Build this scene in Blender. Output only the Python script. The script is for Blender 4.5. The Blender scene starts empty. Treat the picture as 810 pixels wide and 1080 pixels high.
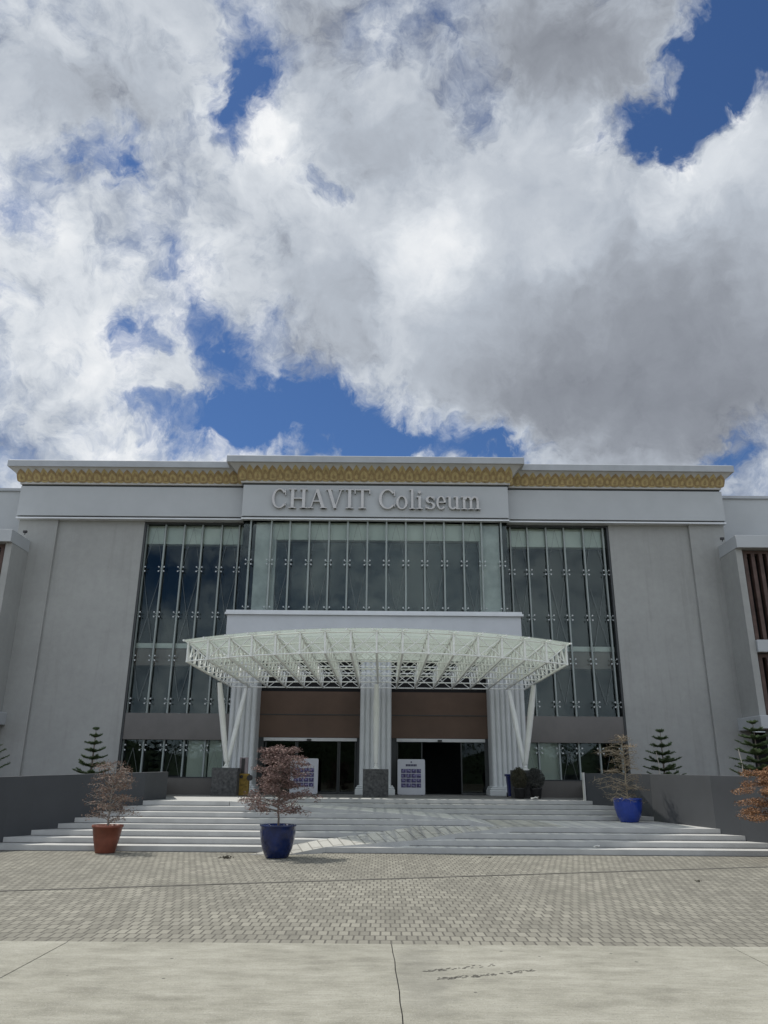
import bpy, bmesh, math, random
from mathutils import Vector, Matrix
R = math.radians
S = bpy.context.scene
COL = S.collection

# ------------------------------------------------------------------ camera
PITCH, ROLL, EYE = R(18.86), 0.0082, 2.1
cam_d = bpy.data.cameras.new('camera')
cam_d.sensor_fit = 'VERTICAL'; cam_d.sensor_height = 36.0
cam_d.lens = 805.0/1080.0*36.0
cam_d.clip_start = 0.1; cam_d.clip_end = 3000
cam = bpy.data.objects.new('camera', cam_d); COL.objects.link(cam)
F_ = Vector((0, math.cos(PITCH), math.sin(PITCH)))
U0 = Vector((0, -math.sin(PITCH), math.cos(PITCH))); R0 = Vector((1, 0, 0))
Rv = R0*math.cos(ROLL) + U0*math.sin(ROLL); Uv = U0*math.cos(ROLL) - R0*math.sin(ROLL)
m = Matrix((Rv, Uv, -F_)).transposed().to_4x4(); m.translation = Vector((0, 0, EYE))
cam.matrix_world = m
S.camera = cam

# ------------------------------------------------------------------ light
SUN_EL, SUN_AZ = R(60), R(27)          # azimuth measured from -X towards +Y (left, behind the facade)
sun_dir = Vector((-math.cos(SUN_AZ)*math.cos(SUN_EL), math.sin(SUN_AZ)*math.cos(SUN_EL), math.sin(SUN_EL)))
sd = bpy.data.lights.new('sun', 'SUN'); sd.energy = 3.9; sd.angle = R(0.6); sd.color = (1.0, 0.955, 0.88)
sun = bpy.data.objects.new('sun', sd); COL.objects.link(sun)
sun.rotation_euler = sun_dir.to_track_quat('Z', 'Y').to_euler()
S.view_settings.view_transform = 'Standard'; S.view_settings.look = 'None'
S.view_settings.gamma = 1.0; S.view_settings.use_curve_mapping = False
S.view_settings.exposure = 0.0
S.cycles.max_bounces = 8; S.cycles.transparent_max_bounces = 16
S.cycles.caustics_reflective = False; S.cycles.caustics_refractive = False

# ------------------------------------------------------------------ node helper
class NT:
    def __init__(s, tree): s.t = tree; s.n = tree.nodes; s.l = tree.links
    def new(s, k, **kw):
        nd = s.n.new(k)
        for a, b in kw.items(): setattr(nd, a, b)
        return nd
    def put(s, sock, v):
        if isinstance(v, bpy.types.NodeSocket): s.l.new(v, sock)
        elif v is not None: sock.default_value = v
    def math(s, op, a, b=None, c=None, clamp=False):
        nd = s.new('ShaderNodeMath', operation=op, use_clamp=clamp)
        s.put(nd.inputs[0], a); s.put(nd.inputs[1], b)
        if c is not None: s.put(nd.inputs[2], c)
        return nd.outputs[0]
    def vec(s, op, a, b=None):
        nd = s.new('ShaderNodeVectorMath', operation=op)
        s.put(nd.inputs[0], a)
        if b is not None: s.put(nd.inputs[1], b)
        return nd.outputs['Value' if op in ('LENGTH', 'DOT_PRODUCT', 'DISTANCE') else 'Vector']
    def scale(s, a, k):
        nd = s.new('ShaderNodeVectorMath', operation='SCALE')
        s.put(nd.inputs[0], a); s.put(nd.inputs['Scale'], k); return nd.outputs[0]
    def noise(s, v, scale, detail=4, rough=.5, color=False, dist=0.0, lac=2.0):
        nd = s.new('ShaderNodeTexNoise'); s.put(nd.inputs['Vector'], v)
        nd.inputs['Scale'].default_value = scale; nd.inputs['Detail'].default_value = detail
        nd.inputs['Roughness'].default_value = rough; nd.inputs['Distortion'].default_value = dist
        nd.inputs['Lacunarity'].default_value = lac
        return nd.outputs['Color' if color else 'Fac']
    def step(s, v, a, b):
        nd = s.new('ShaderNodeMapRange', interpolation_type='SMOOTHSTEP')
        s.put(nd.inputs[0], v); nd.inputs[1].default_value = a; nd.inputs[2].default_value = b
        return nd.outputs[0]
    def mixc(s, f, a, b, blend='MIX'):
        nd = s.new('ShaderNodeMix', data_type='RGBA', blend_type=blend)
        s.put(nd.inputs['Factor'], f); s.put(nd.inputs['A'] if False else nd.inputs[6], a); s.put(nd.inputs[7], b)
        return nd.outputs[2]
    def ramp(s, v, stops):
        nd = s.new('ShaderNodeValToRGB'); s.put(nd.inputs[0], v)
        e = nd.color_ramp.elements
        while len(e) < len(stops): e.new(.5)
        for q, (p, c) in zip(e, stops): q.position = p; q.color = (*c, 1)
        return nd.outputs[0]

# ------------------------------------------------------------------ sky: Nishita + procedural clouds laid out by direction
def pdir(x, y):                                   # a world direction
    return (F_ + Rv*((x-405)/805.0) - Uv*((y-540)/805.0)).normalized()
W = bpy.data.worlds.new('World'); S.world = W; W.use_nodes = True
W.node_tree.nodes.clear(); N = NT(W.node_tree)
out = N.new('ShaderNodeOutputWorld'); bg = N.new('ShaderNodeBackground'); N.l.new(bg.outputs[0], out.inputs[0])
sky = N.new('ShaderNodeTexSky'); sky.sky_type = 'NISHITA'; sky.sun_disc = False
sky.sun_elevation = SUN_EL; sky.sun_rotation = math.atan2(sun_dir.x, sun_dir.y)
sky.air_density = 1.0; sky.dust_density = 0.3; sky.ozone_density = 2.5
P = N.new('ShaderNodeTexCoord').outputs['Generated']
w1 = N.vec('SUBTRACT', N.noise(P, 4.0, 2, .5, True), (.5, .5, .5))
w2 = N.vec('SUBTRACT', N.noise(N.vec('ADD', P, N.scale(w1, .12)), 11, 3, .55, True), (.5, .5, .5))
w3 = N.vec('SUBTRACT', N.noise(N.vec('ADD', P, N.scale(w2, .06)), 30, 4, .65, True), (.5, .5, .5))
PW = N.vec('ADD', P, N.vec('ADD', N.vec('ADD', N.scale(w1, .05), N.scale(w2, .085)), N.scale(w3, .065)))
def blobs(lst, base):
    acc = base
    for (x, y, rx, ry, a) in lst:
        c = pdir(x, y); k = 805.0*math.sqrt(1+((x-405)/805.)**2+((y-540)/805.)**2)
        q = N.vec('MULTIPLY', N.vec('SUBTRACT', PW, tuple(c)), (k/rx, k*.32/ry, k/ry))
        acc = N.math('MULTIPLY_ADD', N.math('EXPONENT', N.math('MULTIPLY', N.vec('DOT_PRODUCT', q, q), -1.0)), a, acc)
    return acc
HOLES = [(250, 45, 26, 34, -.42), (266, 86, 34, 34, -.62), (258, 128, 14, 26, -.42), (325, 158, 22, 14, -.30), (355, 198, 26, 18, -.50),
         (85, 182, 32, 13, -.42), (118, 170, 30, 15, -.46), (138, 182, 14, 14, -.40), (28, 222, 22, 16, -.28),
         (158, 352, 34, 22, -.52), (215, 342, 16, 26, -.42), (245, 378, 34, 24, -.55), (192, 372, 16, 26, .25), (222, 408, 40, 10, .22), (186, 282, 14, 14, -.30), (295, 345, 22, 16, -.26),
         (290, 430, 72, 30, -.80), (262, 398, 30, 10, .22), (330, 412, 14, 12, .15), (205, 440, 30, 12, .2), (232, 452, 70, 24, -.60), (360, 445, 80, 30, -.62), (420, 465, 84, 20, -.75), (520, 476, 44, 13, -.66),
         (640, 122, 26, 24, -.35), (672, 138, 40, 22, -.60), (715, 105, 48, 40, -.75), (772, 50, 44, 40, -.85), (812, 12, 54, 50, -.85), (690, 50, 46, 34, .35), (712, 165, 26, 18, -.45),
         (762, 478, 30, 14, -.62), (800, 440, 26, 30, -.22), (0, 300, 12, 14, -.3), (70, 330, 70, 60, .28), (40, 120, 60, 40, .2), (480, 60, 70, 40, -.20), (500, 120, 26, 26, -.30), (370, 45, 20, 16, -.25), (150, 432, 44, 14, -.35),
         (640, 340, 200, 130, .45), (470, 330, 70, 110, .35), (60, 270, 70, 70, .18), (560, 165, 70, 46, .35), (785, 190, 70, 80, .40), (700, 250, 100, 50, .3),
         (120, 60, 120, 60, .25), (420, 150, 90, 40, .15), (610, 50, 100, 40, .28), (740, 400, 110, 50, .30), (60, 420, 60, 36, .22), (340, 250, 90, 80, .25)]
BRIGHT = [(455, 262, 52, 48, .34), (420, 335, 22, 60, .14), (60, 250, 90, 60, .17), (50, 360, 90, 70, .20), (552, 135, 36, 28, .17), (590, 265, 46, 30, .16), (300, 165, 50, 40, .16),
          (290, 130, 30, 30, .12), (775, 165, 60, 50, .20), (700, 205, 46, 26, .12), (230, 300, 60, 50, .10), (40, 45, 30, 22, .14), (185, 85, 60, 40, .08), (350, 215, 50, 40, .10),
          (120, 470, 90, 16, .22), (230, 470, 60, 14, .24), (500, 462, 40, 12, .16), (130, 395, 60, 30, .12), (400, 90, 40, 30, .08), (640, 170, 60, 22, .10),
          (690, 395, 170, 75, -.22), (790, 450, 110, 60, -.18), (560, 430, 80, 45, -.16), (470, 25, 160, 45, -.24), (620, 50, 110, 50, -.22), (690, 90, 40, 30, -.10), (210, 190, 40, 26, -.10),
          (330, 350, 60, 50, -.14), (80, 90, 70, 40, -.10), (20, 470, 60, 24, -.22), (120, 225, 36, 26, -.08), (660, 300, 120, 50, -.12), (150, 130, 80, 30, -.06), (400, 170, 40, 26, -.12), (330, 30, 40, 30, -.1)]
PF = N.vec('ADD', P, N.scale(w2, .05))
fb = N.noise(PF, 6.0, 9, .54)
sx = tuple(Vector((-.75, 0, .65))*.018)
def mirror_holes(acc, lst):
    for (x, y, rx, ry, a) in lst:
        c = pdir(x, y); k = 805.0
        q = N.vec('MULTIPLY', N.vec('SUBTRACT', PW, (c.x, -c.y, c.z)), (k/rx, k*.32/ry, k/ry))
        acc = N.math('MULTIPLY_ADD', N.math('EXPONENT', N.math('MULTIPLY', N.vec('DOT_PRODUCT', q, q), -1.0)), a, acc)
    return acc
fb2 = N.noise(N.vec('ADD', PF, sx), 6.0, 7, .54)
lit = N.math('SUBTRACT', fb, fb2)
fine = N.noise(PW, 20, 9, .62)
d = N.math('ADD', mirror_holes(blobs(HOLES, .74), [(190, 612, 80, 34, -.52)]), N.math('MULTIPLY', N.math('SUBTRACT', fb, .5), 1.0))
d = N.math('ADD', d, N.math('MULTIPLY', N.math('SUBTRACT', fine, .5), .80))
cover = N.step(d, .15, .93)
thick = N.step(d, .66, 1.25)
soft = N.math('MULTIPLY_ADD', thick, -.80, 1.0)
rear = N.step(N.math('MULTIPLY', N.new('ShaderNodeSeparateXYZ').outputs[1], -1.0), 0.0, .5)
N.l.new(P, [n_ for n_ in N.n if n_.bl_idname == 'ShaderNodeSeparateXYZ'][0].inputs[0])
br = blobs(BRIGHT, .63)
br = N.math('MULTIPLY_ADD', N.math('MULTIPLY', lit, soft), 2.1, br)
br = N.math('MULTIPLY_ADD', N.math('MULTIPLY', N.math('SUBTRACT', fine, .5), soft), .80, br)
br = N.math('MULTIPLY_ADD', N.math('SUBTRACT', thick, .5), -.10, br)
big = N.noise(P, 3.2, 5, .5)
br = N.math('MULTIPLY_ADD', N.math('SUBTRACT', big, .5), .26, br)
cc = N.ramp(br, [(.12, (.175, .19, .225)), (.36, (.29, .315, .36)), (.60, (.47, .515, .58)), (.80, (.68, .72, .77)), (1.0, (.92, .935, .95))])
SKY_K = .1
skyc = N.vec('MULTIPLY', sky.outputs[0], (.43, .60, .83))
cloudc = N.scale(cc, N.math('MULTIPLY_ADD', rear, .75/SKY_K, 1.0/SKY_K))     # sunward-facing clouds behind the camera, boosted to fill the shaded facade
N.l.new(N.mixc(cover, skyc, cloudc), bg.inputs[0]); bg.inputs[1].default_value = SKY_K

# ------------------------------------------------------------------ materials
def mat(name, col, rough=.7, var=.12, scale=3., metal=0., spec=.5, bump=0., bscale=40., col2=None, streak=False, coat=0.):
    M = bpy.data.materials.new(name); M.use_nodes = True; n = NT(M.node_tree)
    b = M.node_tree.nodes['Principled BSDF']
    tc = n.new('ShaderNodeTexCoord').outputs['Object']
    if streak: tc2 = n.vec('MULTIPLY', tc, (1, 1, .12))
    else: tc2 = tc
    f = n.noise(tc2, scale, 7, .6)
    lo = tuple(c*(1-var) for c in col); hi = tuple(min(1, c*(1+var)) for c in col)
    c = n.ramp(f, [(.3, lo), (.7, col2 or hi)])
    n.l.new(c, b.inputs['Base Color'])
    b.inputs['Roughness'].default_value = rough; b.inputs['Metallic'].default_value = metal
    b.inputs['Specular IOR Level'].default_value = spec
    if coat: b.inputs['Coat Weight'].default_value = coat
    if bump:
        bp = n.new('ShaderNodeBump'); bp.inputs['Strength'].default_value = bump; bp.inputs['Distance'].default_value = .02
        n.l.new(n.noise(tc, bscale, 5, .6), bp.inputs['Height']); n.l.new(bp.outputs[0], b.inputs['Normal'])
    return M
M = {}
M['wall'] = mat('grey_plaster', (.335, .34, .345), .9, .13, .45, bump=.15, bscale=9)
def plaster(name, base, dirt):
    g = bpy.data.materials.new(name); g.use_nodes = True; n = NT(g.node_tree); b = g.node_tree.nodes['Principled BSDF']
    tc = n.new('ShaderNodeTexCoord').outputs['Object']
    a = n.noise(tc, .45, 7, .6); c = n.noise(tc, 3.5, 6, .65)
    run = n.noise(n.vec('MULTIPLY', tc, (1.6, 1.6, .10)), 1.6, 6, .65)
    sx_ = n.new('ShaderNodeSeparateXYZ'); n.l.new(tc, sx_.inputs[0])
    top = n.step(n.math('ADD', sx_.outputs[2], n.math('MULTIPLY', n.noise(n.vec('MULTIPLY', tc, (2.5, 2.5, .02)), 1.0, 5, .7), 5.0)), 12.5, 16.6)
    v = n.math('ADD', n.math('MULTIPLY', a, .6), n.math('MULTIPLY', c, .4))
    col = n.ramp(v, [(.32, tuple(x*.88 for x in base)), (.68, tuple(x*1.10 for x in base))])
    col = n.mixc(n.math('MULTIPLY', n.step(run, .52, .74), .26), col, (*dirt, 1))
    col = n.mixc(n.math('MULTIPLY', top, .22), col, (*dirt, 1))
    n.l.new(col, b.inputs['Base Color']); b.inputs['Roughness'].default_value = .9
    bp = n.new('ShaderNodeBump'); bp.inputs['Strength'].default_value = .2; bp.inputs['Distance'].default_value = .02
    n.l.new(n.math('ADD', n.noise(tc, 9, 6, .6), n.noise(tc, 60, 3, .6)), bp.inputs['Height']); n.l.new(bp.outputs[0], b.inputs['Normal'])
    return g
M['wall'] = plaster('weathered_plaster', (.335, .340, .328), (.20, .198, .185))
M['frieze'] = mat('pale_panel', (.405, .425, .438), .6, .05, .8)
M['white'] = mat('white_paint', (.62, .64, .66), .5, .06, 1.2)
M['cornice'] = mat('cornice_paint', (.46, .455, .44), .7, .08, 1.5)
M['fascia'] = mat('fascia_paint', (.36, .38, .40), .6, .08, 1.5)
M['gold'] = mat('gold_leaf_paint', (.40, .31, .14), .6, .25, 6.)
M['gold2'] = mat('brown_gold_paint', (.29, .205, .095), .6, .25, 6.)
M['steel'] = mat('galvanised_post', (.27, .31, .30), .45, .1, 2.)
M['bolt'] = mat('polished_bolt', (.46, .48, .48), .3, .05, 5., metal=.3)
M['cable'] = mat('cable', (.16, .18, .18), .4, .05, 5.)
M['frame'] = mat('dark_frame', (.03, .034, .035), .5, .1, 5.)
M['alu'] = mat('aluminium', (.55, .56, .56), .4, .08, 3.)
M['spandrel'] = mat('grey_brown_panel', (.115, .105, .098), .14, .12, .8)
M['brown'] = mat('brown_panel', (.098, .059, .039), .65, .15, .8)
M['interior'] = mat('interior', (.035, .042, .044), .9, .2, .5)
M['pale_int'] = mat('pale_interior', (.74, .77, .72), .8, .08, 1.)
M['slab_int'] = mat('slab_edge', (.80, .82, .80), .8, .08, 1.)
M['brick_int'] = mat('interior_beam', (.24, .19, .17), .8, .1, 1.)
M['marble'] = mat('grey_marble', (.55, .575, .58), .35, .22, 1.1, col2=(.80, .82, .81))
M['flute'] = mat('fluted_white', (.58, .60, .60), .6, .06, 1.)
M['truss'] = mat('white_steel', (.74, .75, .72), .45, .06, 2.)
M['plinth'] = mat('dark_stone', (.045, .048, .05), .75, .5, 9., col2=(.11, .11, .11), bump=.4, bscale=14)
M['planter'] = mat('charcoal_paint', (.048, .052, .057), .8, .12, .7)
M['lowwall'] = mat('grey_brown_wall', (.125, .118, .11), .8, .1, .9)
M['cap'] = mat('pale_end_cap', (.5, .5, .48), .7, .08, 2.)
M['louver'] = mat('brown_louver', (.075, .045, .036), .7, .4, 2.5)
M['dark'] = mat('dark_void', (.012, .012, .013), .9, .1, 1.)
M['soil'] = mat('soil', (.07, .05, .035), 1., .4, 8., bump=.6)
M['letter'] = mat('brushed_letter', (.47, .46, .45), .4, .08, 3., metal=.25)
M['bluepot'] = mat('navy_glaze', (.004, .014, .075), .14, .45, 4., coat=.2)
M['bluepot2'] = mat('cobalt_glaze', (.012, .04, .26), .15, .2, 4., coat=.3)
M['redpot'] = mat('terracotta', (.175, .052, .030), .55, .25, 3.5, bump=.2)
M['blackpot'] = mat('black_plastic', (.012, .012, .013), .5, .2, 5.)
M['bin'] = mat('blue_bin', (.008, .015, .12), .45, .2, 4.)
M['board'] = mat('board_white', (.50, .51, .55), .5, .04, 2.)
M['tile'] = mat('indigo_print', (.035, .028, .12), .5, .7, 12., col2=(.10, .085, .22))
M['ink'] = mat('dark_print', (.03, .03, .08), .5, .3, 20.)
M['ochre'] = mat('ochre_wood', (.24, .155, .03), .8, .5, 9.)
M['totem'] = mat('grey_mauve', (.24, .20, .21), .6, .2, 6.)
M['black'] = mat('black_metal', (.012, .011, .012), .4, .2, 5.)
M['bark'] = mat('bark', (.16, .13, .11), .9, .3, 14.)
M['greybark'] = mat('weathered_bark', (.26, .23, .20), .9, .3, 14.)
M['palebark'] = mat('pale_bark', (.27, .225, .16), .9, .3, 14.)
M['leafpink'] = mat('dry_mauve_leaf', (.105, .058, .05), .75, .4, 9., col2=(.30, .195, .17))
M['leafbrown'] = mat('dry_brown_leaf', (.11, .066, .048), .75, .4, 9., col2=(.27, .17, .12))
M['leaftan'] = mat('dry_tan_leaf', (.16, .115, .07), .75, .4, 3., col2=(.30, .22, .14))
M['leaforange'] = mat('rusty_leaf', (.15, .065, .03), .75, .4, 9., col2=(.36, .19, .09))
M['pine'] = mat('pine_needles', (.04, .075, .028), .75, .35, 5., col2=(.09, .14, .05))
M['olive'] = mat('olive_leaf', (.035, .036, .02), .75, .4, 3., col2=(.075, .07, .04))
M['greyleaf'] = mat('grey_green_leaf', (.035, .038, .034), .75, .4, 3., col2=(.075, .078, .07))
M['paper'] = mat('white_scrap', (.7, .7, .68), .8, .05, 4.)
M['stake'] = mat('bleached_stake', (.45, .42, .36), .8, .15, 8.)
M['debris'] = mat('dry_clump', (.05, .045, .03), .9, .4, 12.)

def glassmat(name, tint, gloss, fres=1.45):
    g = bpy.data.materials.new(name); g.use_nodes = True; g.node_tree.nodes.clear(); n = NT(g.node_tree)
    o = n.new('ShaderNodeOutputMaterial'); tr = n.new('ShaderNodeBsdfTransparent'); gl = n.new('ShaderNodeBsdfGlossy')
    tr.inputs[0].default_value = (*tint, 1); gl.inputs['Roughness'].default_value = .015; gl.inputs[0].default_value = (.56, .63, .63, 1)
    fr = n.new('ShaderNodeFresnel'); fr.inputs[0].default_value = fres
    f = n.math('ADD', n.math('MULTIPLY', fr.outputs[0], 1.0), gloss, clamp=True)
    mx = n.new('ShaderNodeMixShader'); n.put(mx.inputs[0], f); n.l.new(tr.outputs[0], mx.inputs[1]); n.l.new(gl.outputs[0], mx.inputs[2])
    n.l.new(mx.outputs[0], o.inputs[0]); return g
M['glass'] = glassmat('tinted_glass', (.90, .935, .915), .012)
M['darkglass'] = glassmat('dark_glass', (.35, .40, .42), .0)
def canopyglass():
    g = bpy.data.materials.new('frosted_canopy_glass'); g.use_nodes = True; g.node_tree.nodes.clear(); n = NT(g.node_tree)
    o = n.new('ShaderNodeOutputMaterial'); tr = n.new('ShaderNodeBsdfTransparent'); tl = n.new('ShaderNodeBsdfTranslucent'); df = n.new('ShaderNodeBsdfDiffuse')
    tr.inputs[0].default_value = (.90, .95, .92, 1); tl.inputs[0].default_value = (.54, .575, .54, 1); df.inputs[0].default_value = (.38, .40, .385, 1)
    a = n.new('ShaderNodeMixShader'); a.inputs[0].default_value = .35; n.l.new(tl.outputs[0], a.inputs[1]); n.l.new(df.outputs[0], a.inputs[2])
    tc = n.new('ShaderNodeTexCoord').outputs['Object']
    f = n.math('MULTIPLY_ADD', n.noise(tc, 1.3, 5, .6), .28, .36)
    b = n.new('ShaderNodeMixShader'); n.put(b.inputs[0], f); n.l.new(tr.outputs[0], b.inputs[1]); n.l.new(a.outputs[0], b.inputs[2])
    n.l.new(b.outputs[0], o.inputs[0]); return g
M['canopyglass'] = canopyglass()

def concrete():
    g = bpy.data.materials.new('brushed_concrete'); g.use_nodes = True; n = NT(g.node_tree); b = g.node_tree.nodes['Principled BSDF']
    tc = n.new('ShaderNodeTexCoord').outputs['Object']
    a = n.noise(n.vec('MULTIPLY', tc, (.55, 1.5, 1)), 2.2, 8, .65)
    c = n.noise(tc, .55, 6, .6); fl = n.noise(tc, 42, 5, .7)
    lines = n.noise(n.vec('MULTIPLY', tc, (1.1, 34, 1)), 2.0, 3, .6)
    mid = n.noise(tc, 2.3, 8, .68)
    v = n.math('ADD', n.math('MULTIPLY', a, .4), n.math('ADD', n.math('MULTIPLY', c, .3), n.math('MULTIPLY', mid, .3)))
    col = n.ramp(v, [(.36, (.185, .178, .142)), (.48, (.292, .284, .232)), (.60, (.39, .380, .320))])
    col = n.mixc(n.math('MULTIPLY', n.step(lines, .48, .70), .48), col, (.18, .176, .15, 1))
    sp1 = n.noise(tc, 75, 3, .6)
    col = n.mixc(n.math('MULTIPLY', n.step(fl, .54, .68), .62), col, (.15, .146, .125, 1))
    col = n.mixc(n.math('MULTIPLY', n.step(sp1, .56, .68), .6), col, (.45, .44, .40, 1))
    vo = n.new('ShaderNodeTexVoronoi'); n.l.new(tc, vo.inputs['Vector']); vo.inputs['Scale'].default_value = 2.2
    col = n.mixc(n.math('MULTIPLY', n.math('LESS_THAN', vo.outputs['Distance'], .045), .8), col, (.05, .048, .042, 1))
    scr = n.noise(n.vec('MULTIPLY', tc, (.9, 4, 1)), 3.0, 6, .7)
    col = n.mixc(n.math('MULTIPLY', n.step(scr, .60, .72), .25), col, (.42, .415, .37, 1))
    # damp stain patch beside the joint
    q = n.vec('MULTIPLY', n.vec('SUBTRACT', n.vec('ADD', tc, n.scale(n.vec('SUBTRACT', n.noise(tc, 3, 5, .6, True), (.5, .5, .5)), .7)), (.45, 9.6, 0)), (2.6, .55, 0))
    st = n.math('SUBTRACT', 1.0, n.step(n.vec('LENGTH', q), .45, 1.1))
    col = n.mixc(n.math('MULTIPLY', st, .28), col, (.15, .147, .13, 1))
    n.l.new(col, b.inputs['Base Color']); b.inputs['Roughness'].default_value = .9
    bp = n.new('ShaderNodeBump'); bp.inputs['Strength'].default_value = .9; bp.inputs['Distance'].default_value = .02
    n.l.new(n.math('ADD', lines, n.math('MULTIPLY', fl, .6)), bp.inputs['Height']); n.l.new(bp.outputs[0], b.inputs['Normal'])
    return g
M['concrete'] = concrete()

def pavers(name, bw, bh, rot, c1, c2, mortar, ms=.012, offs=.5, wobble=.05):
    g = bpy.data.materials.new(name); g.use_nodes = True; n = NT(g.node_tree); b = g.node_tree.nodes['Principled BSDF']
    tc = n.new('ShaderNodeTexCoord').outputs['Object']
    mp = n.new('ShaderNodeMapping'); n.l.new(tc, mp.inputs[0]); mp.inputs['Rotation'].default_value = (0, 0, rot)
    wob = n.scale(n.vec('SUBTRACT', n.noise(tc, 1.1, 3, .5, True), (.5, .5, .5)), wobble)
    v = n.vec('ADD', mp.outputs[0], wob)
    bt = n.new('ShaderNodeTexBrick'); n.l.new(v, bt.inputs[0]); bt.offset = offs
    bt.inputs['Color1'].default_value = (*c1, 1); bt.inputs['Color2'].default_value = (*c2, 1); bt.inputs['Mortar'].default_value = (*mortar, 1)
    bt.inputs['Scale'].default_value = 1.0; bt.inputs['Mortar Size'].default_value = ms; bt.inputs['Mortar Smooth'].default_value = .3
    bt.inputs['Brick Width'].default_value = bw; bt.inputs['Row Height'].default_value = bh; bt.inputs['Bias'].default_value = 0
    big = n.noise(tc, .35, 6, .6); sp = n.noise(tc, 35, 4, .6)
    col = n.mixc(n.math('MULTIPLY', n.step(big, .35, .7), .5), bt.outputs[0], (.12, .115, .095, 1))
    col = n.mixc(n.math('MULTIPLY', n.step(sp, .5, .75), .4), col, (.32, .31, .275, 1))
    oil = n.noise(n.vec('MULTIPLY', tc, (.55, .8, 1)), 1.0, 8, .7)
    col = n.mixc(n.math('MULTIPLY', n.step(oil, .58, .74), .42), col, (.09, .086, .072, 1))
    col = n.mixc(n.math('MULTIPLY', n.step(n.noise(tc, .9, 8, .7), .58, .72), .3), col, (.36, .35, .31, 1))
    n.l.new(col, b.inputs['Base Color']); b.inputs['Roughness'].default_value = .9
    bp = n.new('ShaderNodeBump'); bp.inputs['Strength'].default_value = 1.0; bp.inputs['Distance'].default_value = .03
    h = n.math('ADD', n.math('MULTIPLY', bt.outputs['Fac'], -1.0), n.math('MULTIPLY', sp, .25))
    n.l.new(h, bp.inputs['Height']); n.l.new(bp.outputs[0], b.inputs['Normal'])
    return g
M['paver'] = pavers('interlocking_pavers', .145, .30, 0, (.262, .252, .208), (.168, .161, .132), (.088, .083, .068), .012)
M['ramp'] = pavers('ramp_pavers', .9, .30, R(70), (.45, .445, .41), (.39, .385, .355), (.24, .235, .21), .016, .5, .0)
M['step'] = mat('pale_terrazzo', (.42, .422, .41), .75, .12, 1.6, bump=.15, bscale=30)

# ------------------------------------------------------------------ mesh helpers
class MB:
    def __init__(s): s.v = []; s.f = []; s.m = []
    def add(s, vs, fs, mi=0):
        o = len(s.v); s.v += [tuple(v) for v in vs]
        for f in fs: s.f.append(tuple(i+o for i in f)); s.m.append(mi)
        return s
    def box(s, x0, x1, y0, y1, z0, z1, mi=0):
        vs = [(x0,y0,z0),(x1,y0,z0),(x1,y1,z0),(x0,y1,z0),(x0,y0,z1),(x1,y0,z1),(x1,y1,z1),(x0,y1,z1)]
        return s.add(vs, [(0,3,2,1),(4,5,6,7),(0,1,5,4),(1,2,6,5),(2,3,7,6),(3,0,4,7)], mi)
    def prism(s, pts, z0, z1, mi=0):                        # plan polygon (counter-clockwise); z1 may be a list
        n = len(pts); zt = z1 if isinstance(z1, (list, tuple)) else [z1]*n
        vs = [(x, y, z0) for x, y in pts] + [(p[0], p[1], z) for p, z in zip(pts, zt)]
        fs = [tuple(range(n-1, -1, -1)), tuple(range(n, 2*n))] + [(i, (i+1) % n, n+(i+1) % n, n+i) for i in range(n)]
        return s.add(vs, fs, mi)
    def front(s, pts, y0, y1, mi=0):                        # outline in x,z seen from -Y (counter-clockwise), y0 = front
        n = len(pts)
        vs = [(x, y0, z) for x, z in pts] + [(x, y1, z) for x, z in pts]
        fs = [tuple(range(n)), tuple(range(2*n-1, n-1, -1))] + [(i, n+i, n+(i+1) % n, (i+1) % n) for i in range(n)]
        return s.add(vs, fs, mi)
    def bar(s, a, b, r, n=6, r2=None, mi=0):
        a, b = Vector(a), Vector(b); d = b-a
        if d.length < 1e-6: return s
        q = d.to_track_quat('Z', 'Y'); r2 = r if r2 is None else r2
        vs = []
        for p, rr in ((a, r), (b, r2)):
            for i in range(n):
                t = 2*math.pi*(i+.5)/n; vs.append(p + q @ Vector((rr*math.cos(t), rr*math.sin(t), 0)))
        fs = [(i, (i+1) % n, n+(i+1) % n, n+i) for i in range(n)] + [tuple(range(n-1, -1, -1)), tuple(range(n, 2*n))]
        return s.add(vs, fs, mi)
    def tube(s, pts, radii, n=6, mi=0):
        for i in range(len(pts)-1): s.bar(pts[i], pts[i+1], radii[i], n, radii[i+1], mi)
        return s
    def lathe(s, prof, n=40, c=(0, 0, 0), mi=0):
        k = len(prof); vs = []
        for r, z in prof:
            for i in range(n):
                t = 2*math.pi*i/n; vs.append((c[0]+r*math.cos(t), c[1]+r*math.sin(t), c[2]+z))
        fs = []
        for j in range(k-1):
            for i in range(n): fs.append((j*n+i, j*n+(i+1) % n, (j+1)*n+(i+1) % n, (j+1)*n+i))
        fs.append(tuple(range(n-1, -1, -1))); fs.append(tuple(range((k-1)*n, k*n)))
        return s.add(vs, fs, mi)
    def build(s, name, mats, parent=None, smooth=False, bevel=0):
        me = bpy.data.meshes.new(name); me.from_pydata(s.v, [], s.f)
        mats = mats if isinstance(mats, (list, tuple)) else [mats]
        for q in mats: me.materials.append(q)
        me.polygons.foreach_set('material_index', s.m)
        if smooth: me.polygons.foreach_set('use_smooth', [True]*len(me.polygons))
        me.update()
        o = bpy.data.objects.new(name, me); COL.objects.link(o)
        if parent: o.parent = parent; o.matrix_parent_inverse = Matrix.Translation(-world_loc(parent))
        if bevel:
            bv = o.modifiers.new('bevel', 'BEVEL'); bv.width = bevel; bv.segments = 2; bv.limit_method = 'ANGLE'
        return o
def world_loc(o):
    return Vector(o.location) if o.parent is None else Vector((0, 0, 0))
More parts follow.
